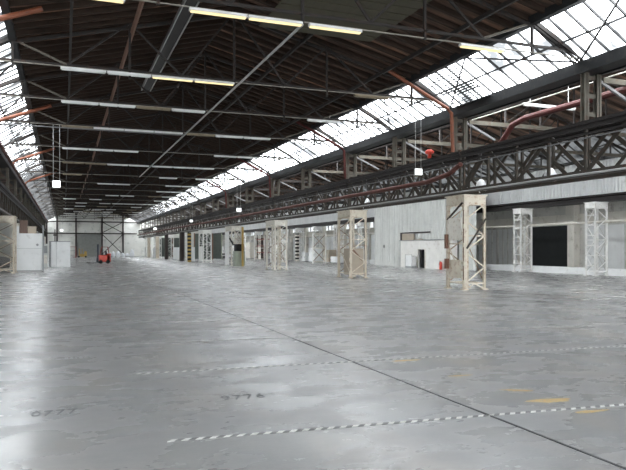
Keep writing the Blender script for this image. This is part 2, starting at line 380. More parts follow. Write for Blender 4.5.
# ---------------------------------------------------------------- lattice columns
def tower(x0, x1, y0, y1, h, m, label, group, levels=5, style=0, brown=False):
    t = thing('lattice_column', (x0+x1)/2, (y0+y1)/2, 0, label, 'column', group)
    w = .06; hz = h-.2
    cs = [(x0+w/2, y0+w/2), (x1-w/2, y0+w/2), (x1-w/2, y1-w/2), (x0+w/2, y1-w/2)]
    for i, (x, y) in enumerate(cs):
        p = MB().ipost(x, y, .03, hz, w*(1.25 if brown and i in (0, 3) else 1), .012, 'y' if brown and i == 0 else 'x').build('post', m, t)
        MB().box(x-.07, x+.07, y-.07, y+.07, 0, .03).build('foot_plate', m, p)
        if brown and i == 0:
            for k in range(4):
                za = .2+k*.45; MB().box(x-.026, x-.008, y-.024, y+.024, za+.04, za+.38).build('rusty_web', 'web', p)
    mb = MB(); mb.box(x0, x1, y0, y0+.02, hz, h).box(x0, x1, y1-.02, y1, hz, h).box(x0, x0+.02, y0+.02, y1-.02, hz, h).box(x1-.02, x1, y0+.02, y1-.02, hz, h)
    mb.box(x0-.03, x1+.03, y0-.03, y1+.03, h, h+.03).build('head_plate', m, t)
    for f in range(2):
        yy = y0+.01 if f == 0 else y1-.03
        MB().add([(x0+w, yy, hz), (x1-w, yy, hz), (x1-w, yy, hz-.12), (x1-w-.10, yy, hz-.02), (x0+w+.10, yy, hz-.02), (x0+w, yy, hz-.12)], [(0, 1, 2, 3, 4, 5)]).build('gusset', m, t)
    faces = [((x0, y0), (x1, y0), (0, -1)), ((x0, y1), (x0, y0), (-1, 0)), ((x1, y0), (x1, y1), (1, 0)), ((x1, y1), (x0, y1), (0, 1))]
    for fi, (a, b, nrm) in enumerate(faces):
        lv = levels if (fi in (0, 3)) else (2 if style != 1 else max(2, levels-2))
        zs = [.16+(hz-.16)*k/lv for k in range(lv+1)]
        ox, oy = -nrm[0]*.02, -nrm[1]*.02
        dx, dy = (b[0]-a[0]), (b[1]-a[1]); L = math.hypot(dx, dy); ux, uy = dx/L, dy/L
        A = (a[0]+ux*w+ox, a[1]+uy*w+oy); B = (b[0]-ux*w+ox, b[1]-uy*w+oy)
        for k in range(lv):
            if k == 0 or (fi in (1, 2)) or k == 3:
                MB().bar((A[0], A[1], zs[k]), (B[0], B[1], zs[k]), .015, .030).build('cross_bar', m, t)
            if fi == 2 and style != 1 and k == 1: continue
            p, q = (zs[k]+.02, zs[k+1]-.02) if (k+fi) % 2 == 0 else (zs[k+1]-.02, zs[k]+.02)
            MB().bar((A[0], A[1], p), (B[0], B[1], q), .028, .012, up=(nrm[0], nrm[1], 0)).build('brace', ('rusty' if m in ('cream', 'pale') else 'greyish') if fi > 1 else m, t)  # far-face braces get a darker colour that stands in for shade
        if fi == 0:      # V feet below the lowest cross bar
            mx, my = (A[0]+B[0])/2, (A[1]+B[1])/2
            MB().bar((A[0], A[1], .04), (mx, my, .15), .03, .012, up=(0, -1, 0)).build('foot_brace', m, t)
            MB().bar((B[0], B[1], .04), (mx, my, .15), .03, .012, up=(0, -1, 0)).build('foot_brace', m, t)
    return t
RT = [(13.2, .78), (19.85, 1.05), (28.2, 1.35), (36.4, 1.5), (44.6, 1.5), (52.9, 1.5), (61.2, 1.5), (69.5, 1.5), (77.8, 1.5)]
wd = ['cream lattice column nearest the camera, with rusty brown webs and a sheet at its foot',
      'second cream lattice column from the camera, holding a beige cabinet',
      'third lattice column from the camera, cream with a dense frame behind']
for i, (ya, d) in enumerate(RT):
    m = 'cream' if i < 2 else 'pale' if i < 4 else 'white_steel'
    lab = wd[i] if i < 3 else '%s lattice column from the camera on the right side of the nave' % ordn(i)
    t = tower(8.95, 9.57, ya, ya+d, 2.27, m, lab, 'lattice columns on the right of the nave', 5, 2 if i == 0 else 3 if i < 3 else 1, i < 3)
    if i == 0:
        MB().box(8.93, 8.945, 13.3, 13.9, .28, .72).build('sheet_panel', 'cream', t)
        MB().box(8.93, 8.945, 13.3, 13.9, 1.2, 1.75).build('sheet_panel', 'pale', t)
        MB().box(8.86, 8.93, 13.85, 13.93, 1.0, 1.35).box(8.84, 8.93, 13.82, 13.90, .5, .75).build('switch_box', 'web', t)
        MB().bar((8.93, 13.9, 1.72), (8.93, 13.25, 2.1), .02, .05, up=(1, 0, 0)).build('dark_rod', 'girder', t)
        MB().bar((9.0, 13.17, 1.0), (9.55, 13.17, 1.72), .04, .02, up=(0, 1, 0)).build('dark_rod', 'girder', t)
    if i == 1:
        MB().box(9.05, 9.5, 19.95, 20.6, .1, 1.0).box(9.03, 9.05, 20.0, 20.1, .2, .9).build('cabinet', 'beige', t)
        MB().bar((9.1, 19.93, .95), (9.45, 19.93, .6), .05, .015, up=(0, 1, 0)).build('dark_rod', 'web', t)
    if i == 2:
        MB().ipost(9.25, 28.35, .02, 2.0, .07, .02).build('inner_post', 'cream', t)
        MB().ipost(9.1, 29.0, .02, 2.0, .07, .02).build('inner_post', 'pale', t)
    if i == 3:
        MB().box(8.93, 8.945, 36.9, 37.9, .05, 2.0).build('sheet_panel', 'white_steel', t)
    if i >= 4:
        MB().box(8.93, 8.945, ya+.1, ya+d-.1, .1, 1.15).build('sheet_panel', 'white_steel', t)
# left row
for i, (ya, d) in enumerate([(28.3, 1.3), (36.6, 1.3), (44.8, 1.3), (53.1, 1.3), (61.4, 1.3), (69.7, 1.3), (78, 1.3)]):
    t = tower(-2.6, -1.85 if i == 0 else -1.95, ya, ya+d, 2.27, 'cream' if i == 0 else 'pale', ('cream lattice column at the left edge beside the white container box' if i == 0 else '%s lattice column beyond the white box on the left of the nave' % ordn(i-1)), 'lattice columns on the left of the nave', 5, 1 if i else 3, i == 0)
# aisle row
ay = [14.2, 18.3, 22.4, 38.2, 42.3, 46.4, 50.5, 54.6, 58.7, 62.8, 66.9, 71, 75.1]
for i, ya in enumerate(ay):
    t = tower(18.0, 18.6, ya, ya+.5, 2.67, 'white_steel', 'white lattice column, %s from the camera under the right aisle runway beam' % ordn(i), 'white lattice columns of the right aisle', 6, 1)
    mb = MB()
    for k in range(6): mb.box(17.985, 17.998, ya+.06, ya+.44, .35+k*.37, .39+k*.37)
    mb.build('batten_plates', 'white_steel', t)

# ---------------------------------------------------------------- crane girders between the lattice columns
def girder(sx, x0, ya, yb, label, group, top=3.36, bot=2.33):
    # x0: face towards the nave, the second lattice plane lies sx*.55 behind it
    t = thing('lattice_girder', x0+sx*.3, (ya+yb)/2, bot, label, 'girder', group)
    x2 = x0+sx*.55
    a, b = ya+.05, yb-.05
    for j, x in enumerate((x0, x2)):
        MB().box(x, x+sx*.10, a, b, bot+.01, bot+.045).box(x, x+sx*.02, a, b, bot+.045, bot+.12).build('bottom_chord', 'girder', t)
        MB().box(x-sx*.02, x+sx*.10, a, b, top-.06, top).box(x, x+sx*.02, a, b, top-.16, top-.06).build('top_chord', 'girder_top', t)
        n = max(4, round((b-a)/1.0)); st = (b-a)/n
        for k in range(n+1):
            y = min(max(a+k*st+(0 if j == 0 else st*.5), a+.03), b-.03)
            if j and k == n: continue
            MB().box(x+sx*.02, x+sx*.07, y-.028, y+.028, bot+.04, top-.05).build('post', 'girder', t)
        for k in range(n):
            y = a+k*st; zb, zt = bot+.08, top-.12
            p, q = ((y, zb), (y+st, zt)) if (k+j) % 2 == 0 else ((y, zt), (y+st, zb))
            MB().bar((x+sx*.05, p[0], p[1]), (x+sx*.05, q[0], q[1]), .02, .085, up=(0, 0, 1)).build('brace', 'girder', t)
            if j: MB().bar((x+sx*.08, p[0], q[1]), (x+sx*.08, q[0], p[1]), .02, .07, up=(0, 0, 1)).build('brace', 'girder', t)
    MB().box(x0-sx*.07, x0-sx*.01, a, b, top-.17, top-.12).build('cable_tray', 'girder_top', t)
    MB().box(x0-sx*.07, x0-sx*.01, a, b, top-.27, top-.235).build('cable_tray', 'girder_top', t)
    MB().box(x0-sx*.08, x0-sx*.02, a, b, top-.34, top-.325).build('contact_rail', 'cable_dark', t)
    y = a+.2
    while y < b: MB().bar((x0+sx*.1, y, top-.03), (x2, y, top-.03), .03, .03).build('cross_strut', 'girder_top', t); y += .8
    MB().box(x0-sx*.05, x0-sx*.01, a, b, bot+.02, bot+.055).build('bottom_rail', 'cable_dark', t)
cuts = [-3, 5.4]+[r[0]+.2 for r in RT]+[86.5]
for i in range(1, len(cuts)-1):
    girder(1, 8.98, cuts[i], cuts[i+1], 'dark lattice crane girder, %s span from the camera on the right of the nave' % ordn(i-1), 'crane girders on the right of the nave')
cutl = [12, 20.2, 28.5, 36.8, 45, 53.3, 61.6, 70, 78.2, 86.5]
for i in range(len(cutl)-1):
    girder(-1, -2.10, cutl[i], cutl[i+1], 'dark lattice crane girder, %s span from the camera on the left of the nave' % ordn(i), 'crane girders on the left of the nave')

# ---------------------------------------------------------------- roof trusses, posts on the girders
def roofz(x): return SK+(RG-SK)*(1-abs(x-XM)/(XM-KL))-.09 if KL <= x <= KR else CH+(SK-CH)*(min(x-XL, XR-x))/1.15-.05
for i, y in enumerate(FR[1:-1]):
    t = thing('roof_truss', XM, y, CH, '%s dark steel roof truss from the camera across the nave' % ordn(i), 'roof truss', 'roof trusses of the nave')
    MB().box(XL, XR+.02, y-.022, y+.022, CH+.15, CH+.175).box(XL, XR, y-.006, y+.006, CH+.175, CH+.20).build('bottom_chord', 'truss', t)
    zt = .10
    for (xa, za, xb, zb) in ((XL, CH+.02, KL, SK-.10), (KR, SK-.10, XR, CH+.02)):
        MB().bar((xa, y-.045, za), (xb, y-.045, zb), .035, .08).build('glazing_rafter', 'truss', t)
        MB().bar((xa, y+.045, za), (xb, y+.045, zb), .035, .08).build('glazing_rafter', 'truss', t)
    MB().bar((KL, y, SK-zt-.08), (XM, y, RG-zt-.08), .04, .06).build('top_chord', 'truss', t)
    MB().bar((XM, y, RG-zt-.08), (KR, y, SK-zt-.08), .04, .06).build('top_chord', 'truss', t)
    for x in (KL, KR, 1.25, XM, 5.6):
        MB().box(x-.022, x+.022, y-.022, y+.022, CH+.02, roofz(x)).build('web_post', 'truss', t)
    for (xa, za, xb, zb) in ((KL, SK-.12, .05, CH+.18), (KR, SK-.12, 6.75, CH+.18), (.05, CH+.18, 1.25, roofz(1.25)), (6.75, CH+.18, 5.6, roofz(5.6)),
                             (1.25, roofz(1.25), 2.3, CH+.18), (5.6, roofz(5.6), 4.6, CH+.18), (2.3, CH+.18, XM, RG-.12), (4.6, CH+.18, XM, RG-.12)):
        MB().bar((xa, y, za), (xb, y, zb), .035, .04).build('web_brace', 'post' if abs(xa-KL) < .01 or abs(xa-KR) < .01 else 'truss', t)
    # wind bracing under the glazing
    yn = FR[i+2]
    for (x, xk) in ((XR-.1, KR+.05), (XL+.1, KL-.05)):
        MB().bar((x, y+.05, CH+.0), (xk, (y+yn)/2, SK-.15), .03, .03).build('wind_brace', 'truss', t)
        MB().bar((xk, (y+yn)/2, SK-.15), (x, yn-.05, CH+.0), .03, .03).build('wind_brace', 'truss', t)
    # posts standing on the girder
    for side, x in (('right', 9.0), ('left', -2.13)):
        sx = 1 if side == 'right' else -1
        if side == 'left' and y < 20: continue
        p = thing('roof_post', x+sx*.14, y, 3.36, 'olive grey steel roof post, %s from the camera on the %s crane girder' % (ordn(i), side), 'post', 'roof posts on the %s girder' % side)
        MB().ipost(x, y, 3.37, 4.25, .11, .02, 'y').build('flange', 'post', p)
        MB().ipost(x+sx*.30, y, 3.37, 4.24, .10, .02, 'y').build('flange', 'post', p)
        for k in range(3): MB().box(x+sx*.056, x+sx*.249, y-.012, y+.012, 3.45+k*.34, 3.53+k*.34).build('batten', 'post', p)
        if x > 0:
            MB().bar((x+.3, y, 4.15), (10.2, y, 3.75), .05, .05).build('knee_brace', 'cable_dark', p)
# purlins and long runs under the roof
for x, r, m, nm, lab in ((.12, .05, 'truss', 'purlin', 'leftmost dark purlin running the length of the nave roof'),
                     (5.0, .05, 'truss', 'purlin', 'dark purlin right of the ridge of the nave roof'), (7.0, .05, 'truss', 'purlin', 'dark purlin nearest the right roof glazing')):
    z = roofz(x)-.03
    tag(MB().box(x-r/2, x+r/2, Y0, Y1-.2, z-.12, z-.04).build(nm, m), lab, 'purlin', 'purlins of the nave roof')
tag(MB().tube([(1.30, 8.0, 5.42), (1.30, 60, 5.42)], .045).build('roof_pipe', 'web'), 'red-brown pipe running lengthwise under the left roof slope', 'pipe')
t = thing('cable_ladder', 2.2, 14, 5.55, 'grey cable ladder hung lengthwise under the left roof slope beside the ridge', 'cable tray')
for x in (2.06, 2.30): MB().box(x-.011, x+.011, 8.5, 19, 5.50, 5.60).build('side_rail', 'cable', t)
MB().box(2.075, 2.285, 8.5, 19, 5.52, 5.54).build('tray_bed', 'girder_top', t)
tag(MB().tube([(XM, 9.4, 4.46), (XM, 32.6, 4.50)], .022).build('ceiling_conduit', 'cable'), 'long thin pale conduit running down the middle of the nave under the trusses', 'conduit')
tag(MB().tube([(-2.0, 19.88, 4.46), (3.4, 19.88, 4.46)], .02).build('ceiling_conduit', 'cable_dark'), 'thin grey conduit slung just below the fourth lighting row', 'conduit')
# boarded panel near the ridge
mb = MB()
for k in range(8): mb.add([(3.55, 9.55+k*.33, 5.32), (5.95, 9.55+k*.33, 5.30), (5.95, 9.85+k*.33, 5.30), (3.55, 9.85+k*.33, 5.32), (3.55, 9.55+k*.33, 5.35), (5.95, 9.55+k*.33, 5.33), (5.95, 9.85+k*.33, 5.33), (3.55, 9.85+k*.33, 5.35)], [(0, 3, 2, 1), (4, 5, 6, 7), (0, 1, 5, 4), (2, 3, 7, 6), (1, 2, 6, 5), (3, 0, 4, 7)])
tag(mb.build('ceiling_board_panel', 'boardpanel'), 'grey-green boarded ceiling panel above the nearest lighting row', 'ceiling panel')
# torn shading slats under the glazing
t = thing('shading_slats', 8.4, 12.8, 4.7, 'torn dark shading slats hanging under the right roof glazing just before the nearest lattice column', 'slats')
random.seed(3)
for k in range(17):
    f = .06+k*.052; x = XR-1.15*f; z = CH+.70*f-.07; ya = 12.05+random.random()*.2; yb = 13.45-random.choice((0, 0, .2, .5))
    MB().bar((x, ya, z), (x, yb, z), .10 if 4 < k < 9 else .040, .008).build('slat', 'gutter', t)
for k in range(4): MB().bar((XR-.08, 12.1+k*.42, CH-.02), (KR+.1, 12.1+k*.42, SK-.15), .02, .02).build('slat_carrier', 'bar', t)

# ---------------------------------------------------------------- fluorescent lighting rows
def fixture(x0, x1, y, state, label, group, z=4.585):
    t = thing('fluorescent_light', (x0+x1)/2, y, z-.07, label, 'ceiling light', group)
    a, b = x0+.01, x1-.01; m = 'fix_brown' if state == 'D' else 'fix_white'
    MB().add([(a, y-.042, z-.04), (b, y-.042, z-.04), (b, y+.042, z-.04), (a, y+.042, z-.04), (a, y-.035, z), (b, y-.035, z), (b, y+.035, z), (a, y+.035, z)],
             [(0, 3, 2, 1), (4, 5, 6, 7), (0, 1, 5, 4), (1, 2, 6, 5), (2, 3, 7, 6), (3, 0, 4, 7)]).build('body', m, t)
    for s in (-1, 1):
        MB().tube([(a+.02, y+s*.022, z-.052), (b-.02, y+s*.022, z-.052)], .011, 6).build('tube', 'tube_on' if state == 'L' else 'tube_off' if state == 'W' else 'fix_brown', t)
rows = [(9.4, 'LBLLLBBL'), (13.7, 'WWLLBBBD'), (16.8, 'WWDWBBBW'), (20.2, 'DWWWDWWB'), (24.6, 'WWWBBBWW'), (28.7, 'DDWWWWWB'), (33.2, 'DBBBBWBW'), (37.4, 'BBWWBBWW')]
random.seed(11)
for y in FR[9+1:-2]: rows.append((y, ''.join(random.choice('WWDBB') for _ in range(8))))
names = {'L': 'lit', 'W': 'unlit white', 'D': 'unlit brown'}
for i, (y, st) in enumerate(rows):
    zr = 4.49 if i == 0 else 4.585
    o = MB().box(XL+.05, XR-.05, y-.02, y+.02, zr+.003, zr+.014).build('lighting_trunking', 'rail')
    tag(o, 'thin trunking rail carrying the %s row of lights from the camera' % ordn(i), 'trunking', 'lighting trunking under the trusses')
    for k, s in enumerate(st):
        if s == 'B': continue
        x0 = -.08+k*.88 if k < 4 else 3.53+(k-4)*.915
        fixture(x0, x0+(.88 if k < 4 else .915), y, s, '%s fluorescent light, %s place from the left in the %s row from the camera' % (names[s], ordn(k), ordn(i)), 'fluorescent lights under the nave trusses', zr)
fixture(9.7, 11.2, 12.0, 'W', 'unlit white fluorescent light hanging in the right aisle above the crane girder', None, 4.30)
for x in (9.9, 11.0): MB().tube([(x, 12.0, 4.30), (x, 12.0, 5.0+(x-10.3)*.2)], .008, 5).build('hanging_rod', 'cable', [o for o in col.objects if o.name.startswith('fluorescent_light')][-1])
# hanging signs
def sign(x, y, z, top, label, w_=.21, h_=.17):
    t = thing('hanging_sign', x, y, z, label, 'sign', 'small white hanging signs')
    c, s = math.cos(0), 0
    MB().box(x-w_/2, x+w_/2, y-.03, y+.03, z-h_/2, z+h_/2).build('housing', 'fix_white', t)
    MB().box(x-w_/2+.008, x+w_/2-.008, y-.036, y-.03, z-h_/2+.01, z+h_/2-.01).build('sign_face', 'sign', t)
    for q in (-1, 1): MB().tube([(x+q*w_*.4, y, z+h_/2), (x+q*w_*.4, y, top)], .007, 5).build('hanging_wire', 'cable', t)
sign(8.72, 14.97, 3.02, 4.42, 'white hanging sign beside the nearest lattice column on the right')
sign(-.21, 20.227, 2.87, 4.60, 'white hanging sign on long wires at the left of the nave', .22, .2)
sign(8.55, 33.13, 3.02, 4.60, 'white hanging sign against the right girder, second from the camera', .24, .19)
sign(8.7, 47.6, 3.02, 4.42, 'white hanging sign against the right girder, third from the camera')
sign(8.7, 67.9, 3.02, 4.42, 'white hanging sign against the right girder, farthest from the camera', .28, .22)
sign(-.26, 74.527, 2.95, 4.60, 'tiny white hanging sign at the far left end of the nave', .28, .22)

# ---------------------------------------------------------------- pipes
tag(MB().tube([(8.80, 5, 2.72), (8.80, 12.6, 2.72), (8.84, 13.0, 2.76), (8.84, 13.05, 2.76)] if False else [(8.78, 13.1, 3.0), (8.78, 13.6, 2.82), (8.78, 14.6, 2.72), (8.78, 86, 2.72)], .06, 10).build('wall_pipe', 'brownpipe'), 'brown-red pipe running along the face of the right crane girder', 'pipe')
tag(MB().tube([(-1.86, 8, 4.22), (-1.86, 40, 4.22), (-1.86, 86, 4.22)], .055, 10).build('eaves_pipe', 'brownpipe'), 'brown pipe running along the left eaves beneath the glazing', 'pipe')
tag(MB().tube([(8.86, 6, 2.36), (8.86, 86, 2.36)], .018, 8).build('girder_pipe', 'cable'), 'thin light grey pipe along the bottom of the right crane girder', 'pipe')
tag(MB().tube([(10.0, 13.35, 3.45), (10.0, 12.75, 3.95), (10.0, 12.3, 4.03), (10.0, 2, 4.03)], .07, 10).build('aisle_pipe', 'red'), 'thick red pipe rising and running through the right aisle above the girder', 'pipe')
tag(MB().tube([(9.6, 2, 4.235), (9.6, 14, 4.235)], .014, 8).build('aisle_conduit', 'plaster'), 'thin pale conduit above the thick red pipe in the right aisle', 'conduit')
for i, y in enumerate((13.55, 20.05, 28.55, 37.25)):
    a = .0 if i else 0
    tag(MB().tube([(7.05, y, 5.20), (8.72, y, 4.40), (8.82, y, 4.30), (8.86, y, 3.355)], .045, 8).build('downpipe', 'orange' if i == 0 else 'red'), 'orange-red downpipe crossing the right glazing to the %s lattice column' % ordn(i), 'downpipe', 'downpipes on the right')
for i, y in enumerate((12.0, 20.05, 28.55, 37.25)):
    tag(MB().tube([(-.35, y, 5.10), (-1.85, y, 4.52), (-1.93, y, 4.36)], .05, 8).build('downpipe', 'orange'), 'orange-red downpipe crossing the left glazing, %s from the camera' % ordn(i), 'downpipe', 'downpipes on the left')
t = thing('red_valve', 8.9, 14.7, 3.36, 'bright red valve on top of the right girder beside the hanging sign', 'valve')
MB().lathe(8.9, 14.7, [(0, 3.36), (.05, 3.36), (.05, 3.46), (.11, 3.48), (.12, 3.54), (.06, 3.58), (0, 3.58)], 12).build('body', 'forkred', t, True)
MB().tube([(8.9, 14.55, 3.5), (8.9, 14.85, 3.5)], .03).build('flange', 'forkred', t)
# bell lamps inside the girder
for i, (x, y) in enumerate(((9.25, 10.6), (9.25, 12.95), (9.25, 19.2), (9.25, 27.0), (9.25, 35.6))):
    t = thing('bell_lamp', x, y, 2.42, '%s white bell-shaped lamp from the camera inside the right crane girder' % ordn(i), 'lamp', 'bell lamps in the right girder')
    MB().lathe(x, y, [(.13, 2.38), (.13, 2.42), (.12, 2.52), (.08, 2.60), (.04, 2.64), (0.0, 2.65)], 16).build('shade', 'dome', t, True)
    MB().tube([(x, y, 2.64), (x, y, 3.3)], .012, 6).build('stem', 'cable_dark', t)

# ---------------------------------------------------------------- aisle roof trusses
for i, y in enumerate(FR[1:-1]):
    t = thing('aisle_truss', AM, y, 4.3, '%s dark steel truss from the camera over the right aisle' % ordn(i), 'roof truss', 'roof trusses of the right aisle')
    MB().box(9.42, XA, y-.04, y+.04, 4.10, 4.20).build('bottom_chord', 'post' if i < 6 else 'truss', t)
    MB().bar((9.45, y, 4.3), (AM, y, 5.64), .06, .08).build('top_chord', 'truss', t)
    MB().bar((AM, y, 5.64), (XA, y, 4.2), .06, .08).build('top_chord', 'truss', t)
    for k in range(1, 8):
        x = 9.42+k*(XA-9.42)/8; zt = 5.64-abs(x-AM)/(AM-9.45)*1.34
        MB().box(x-.02, x+.02, y-.02, y+.02, 4.19, zt-.02).build('web_post', 'truss', t)
        x2 = 9.42+(k+1)*(XA-9.42)/8; z2 = 5.64-abs(x2-AM)/(AM-9.45)*1.34
        if k < 7: MB().bar((x, y, 4.2), (x2, y, z2-.04), .03, .03).build('web_brace', 'truss', t)

# ---------------------------------------------------------------- far left: container box, partition, forklift and stores
t = thing('container_box', -1.42, 31.2, 0, 'tall white sheet-clad container box beside the left lattice column', 'container')
MB().box(-1.94, -.90, 30.3, 32.6, 0, 1.65).build('body', 'white_box', t)
tag(MB().box(-.88, -.82, 30.24, 30.29, 0, 2.0).build('corner_post', 'grey'), 'thin grey post at the right-hand corner of the white container box', 'post')
mb = MB(); mb.tube([(-1.08, 30.3, 1.16), (-1.08, 30.27, 1.16)], .05, 12); mb.build('round_vent', 'grey', t)
MB().box(-1.94, -.90, 30.285, 30.3, 1.0, 1.01).box(-1.94, -.90, 30.285, 30.3, .02, .06).build('seam_strip', 'grey', t)
for (x0, x1, z, h, m, lb) in ((-1.80, -1.5, 1.65, .56, 'cardboard', 'brown cardboard box upright on the white container box'), (-1.48, -1.15, 1.65, .3, 'beige', 'beige crate lying on the white container box'), (-1.93, -1.82, 1.65, .3, 'white_box', 'small white bin on the left edge of the white container box')):
    t = thing('storage_box', (x0+x1)/2, 31.2, z, lb, 'box')
    MB().box(x0, x1, 30.7, 31.3, z, z+h).build('body', m, t); MB().box(x0-.01, x1+.01, 30.69, 31.31, z+h-.04, z+h+.01).build('lid', m, t)
t = thing('partition_wall', -.3, 37.6, 0, 'low white partition wall behind the container box at the left', 'partition')
MB().box(-.75, .30, 37.6, 38.9, 0, 1.38).build('panel', 'white_box', t)
MB().box(-.76, .31, 37.58, 37.6, 1.36, 1.40).build('top_trim', 'grey', t)
MB().box(-.76, -.66, 37.56, 37.6, 0, 1.36).box(-.4, -.39, 37.585, 37.6, 0, 1.36).build('joint_strip', 'grey', t)
t = thing('grey_cabinet', -.98, 37.3, 0, 'narrow grey control cabinet between the container box and the white partition', 'cabinet')
MB().box(-1.12, -.80, 37.2, 37.5, 0, 1.25).build('body', 'corr', t)
MB().box(-1.08, -.84, 37.18, 37.2, .75, 1.15).build('door', 'grey', t); MB().box(-1.08, -.84, 37.18, 37.2, .2, .65).build('door', 'plaster', t)
t = thing('bracket_pole', -.3, 38.4, 1.40, 'dark pole with a bracket standing behind the white partition', 'pole')
MB().box(-.5, -.45, 38.2, 38.25, 1.40, 2.05).box(-.56, -.39, 38.19, 38.2, 1.7, 1.78).build('pole', 'steel', t)

def forklift(x, y):
    t = thing('forklift', x, y, 0, 'red forklift truck with a dark mast parked near the far end of the nave', 'forklift')
    MB().box(x-.05, x+.62, y-.3, y+.3, .12, .56).box(x+.45, x+.68, y-.3, y+.3, .12, .66).build('body', 'forkred', t)
    MB().box(x+.02, x+.42, y-.2, y+.2, .5, .58).box(x+.36, x+.43, y-.2, y+.2, .58, .82).build('seat', 'black', t)
    mb = MB()
    for yy in (-.27, .27):
        mb.bar((x, y+yy, .5), (x+.12, y+yy, 1.1), .03, .03); mb.bar((x+.60, y+yy, .6), (x+.50, y+yy, 1.1), .03, .03); mb.bar((x+.12, y+yy, 1.1), (x+.50, y+yy, 1.1), .03, .03)
    for xx in (.12, .24, .37, .50): mb.bar((x+xx, y-.27, 1.1), (x+xx, y+.27, 1.1), .025, .025)
    mb.build('overhead_guard', 'darkred', t)
    mb = MB()
    for yy in (-.2, .2): mb.box(x-.16, x-.08, y+yy-.03, y+yy+.03, .05, 1.28)
    for z in (.2, .7, 1.22): mb.box(x-.14, x-.10, y-.2, y+.2, z, z+.05)
    mb.build('mast', 'dark', t)
    MB().box(x-.20, x-.165, y-.25, y+.25, .1, .38).build('fork_carriage', 'dark', t)
    for yy in (-.15, .15): MB().box(x-.85, x-.2, y+yy-.035, y+yy+.035, .04, .07).build('fork', 'black', t)
    for xx in (.05, .5):
        for yy in (-.3, .3): MB().tube([(x+xx, y+yy-.05, .12), (x+xx, y+yy+.05, .12)], .12, 14).build('wheel', 'black', t)
forklift(2.2, 45.2)
t = thing('pallet_truck', 1.75, 75, 0, 'small yellow pallet stacker standing in front of the grey roller shutter', 'pallet truck')
MB().box(1.6, 2.3, 75, 75.6, .1, .4).box(2.05, 2.3, 75, 75.6, .4, .7).build('body', 'yellow', t)
MB().box(1.5, 1.58, 75.1, 75.5, .2, 1.0).box(1.8, 1.86, 75.1, 75.5, .4, .95).build('mast', 'yellow', t)
MB().box(.9, 1.4, 75.1, 75.2, .05, .1).box(.9, 1.4, 75.4, 75.5, .05, .1).build('fork', 'darkred', t)
for xx in (1.5, 2.2): MB().tube([(xx, 74.97, .1), (xx, 75.63, .1)], .1, 12).build('wheel', 'black', t)
t = thing('storage_rack', .9, 70, 0, 'dark red storage rack beside the yellow pallet stacker', 'rack')
mb = MB()
for xx in (.3, 1.1):
    for yy in (70, 70.5): MB().box(xx-.03, xx+.03, yy-.03, yy+.03, 0, 1.2).build('post', 'darkred', t)
for z in (.3, .75, 1.15): MB().box(.28, 1.12, 69.98, 70.52, z, z+.04).build('shelf', 'grey' if z < 1 else 'darkred', t)
# pile of white bags
random.seed(5)
for i in range(6):
    x = 4.75+i*.52; yy = 78+random.uniform(-.3, .3); r = random.uniform(.2, .25); hh = random.uniform(.35, .75) if i != 5 else .95
    mb = MB(); prof = [(0, 0), (r*.95, 0), (r*1.05, hh*.25), (r, hh*.5), (r*.75, hh*.78), (r*.3, hh*.95), (0, hh)]
    mb.lathe(x, yy, prof, 12); mb.v = [(a+random.uniform(-.03, .03), b+random.uniform(-.03, .03), c) for a, b, c in mb.v]
    tag(mb.build('plastic_bag', 'bag', None, True), 'white plastic bag, %s from the left in the pile by the far wall' % ordn(i), 'bag', 'white bags piled at the far wall')

# ---------------------------------------------------------------- along the right column row, far part
def simple_post(x, y, w_, h, m, lab, stripes=False):
    t = thing('guard_post', x, y, 0, lab, 'post')
    if stripes:
        mb = MB(); z = 0; k = 0
        while z < h: mb.box(x-w_/2, x+w_/2, y-w_/2, y+w_/2, z, min(h, z+.14), k % 2); z += .14; k += 1
        mb.build('striped_post', ['yellow' if w_ < .245 else 'pale', 'black'], t)
    else: MB().ipost(x, y, 0, h, w_, w_*.2).build('post', m, t)
simple_post(8.7, 48.4, .24, 2.2, 'yellow', 'yellow and black striped post beside the fifth lattice column', True)
simple_post(8.75, 51.9, .35, 2.3, 'steel', 'dark steel post between the striped post and the white lattice columns')
simple_post(8.75, 60.3, .3, 2.3, 'steel', 'dark steel post near the far end of the right column row')
simple_post(8.75, 66.5, .3, 2.2, 'cream', 'cream steel post before the farthest right lattice columns')
simple_post(8.75, 73.5, .3, 2.2, 'cream', 'yellowish steel post at the far end of the right column row')
simple_post(9.3, 35.2, .10, 2.2, 'yellow', 'yellow steel post next to the fourth lattice column')
for (x, y, l, h, lab) in ((8.8, 47.2, 1.0, 1.1, 'white board leaning at the foot of the striped post'), (8.8, 54.9, 3.0, 1.1, 'wide white board standing by the sixth lattice column'), (8.75, 68.5, 2.5, 1.0, 'white board by the far right columns')):
    t = thing('site_board', x, y, 0, lab, 'board')
    MB().box(x-.06, x, y-l/2, y+l/2, .06, h).build('panel', 'white_box', t); MB().box(x-.08, x+.2, y-l/2, y-l/2+.08, 0, .06).box(x-.08, x+.2, y+l/2-.08, y+l/2, 0, .06).build('foot', 'grey', t)
t = thing('machine_cabinet', 9.2, 36.0, 0, 'grey-green machine cabinet with a black hood in front of the fourth lattice column', 'cabinet')
MB().box(9.0, 9.55, 35.6, 36.2, 0, .85).build('body', 'green', t); MB().box(9.05, 9.5, 35.65, 36.15, .85, 1.25).build('hood', 'black', t)
MB().bar((9.0, 36.1, 1.2), (8.9, 36.6, 1.6), .06, .06).build('arm', 'black', t)

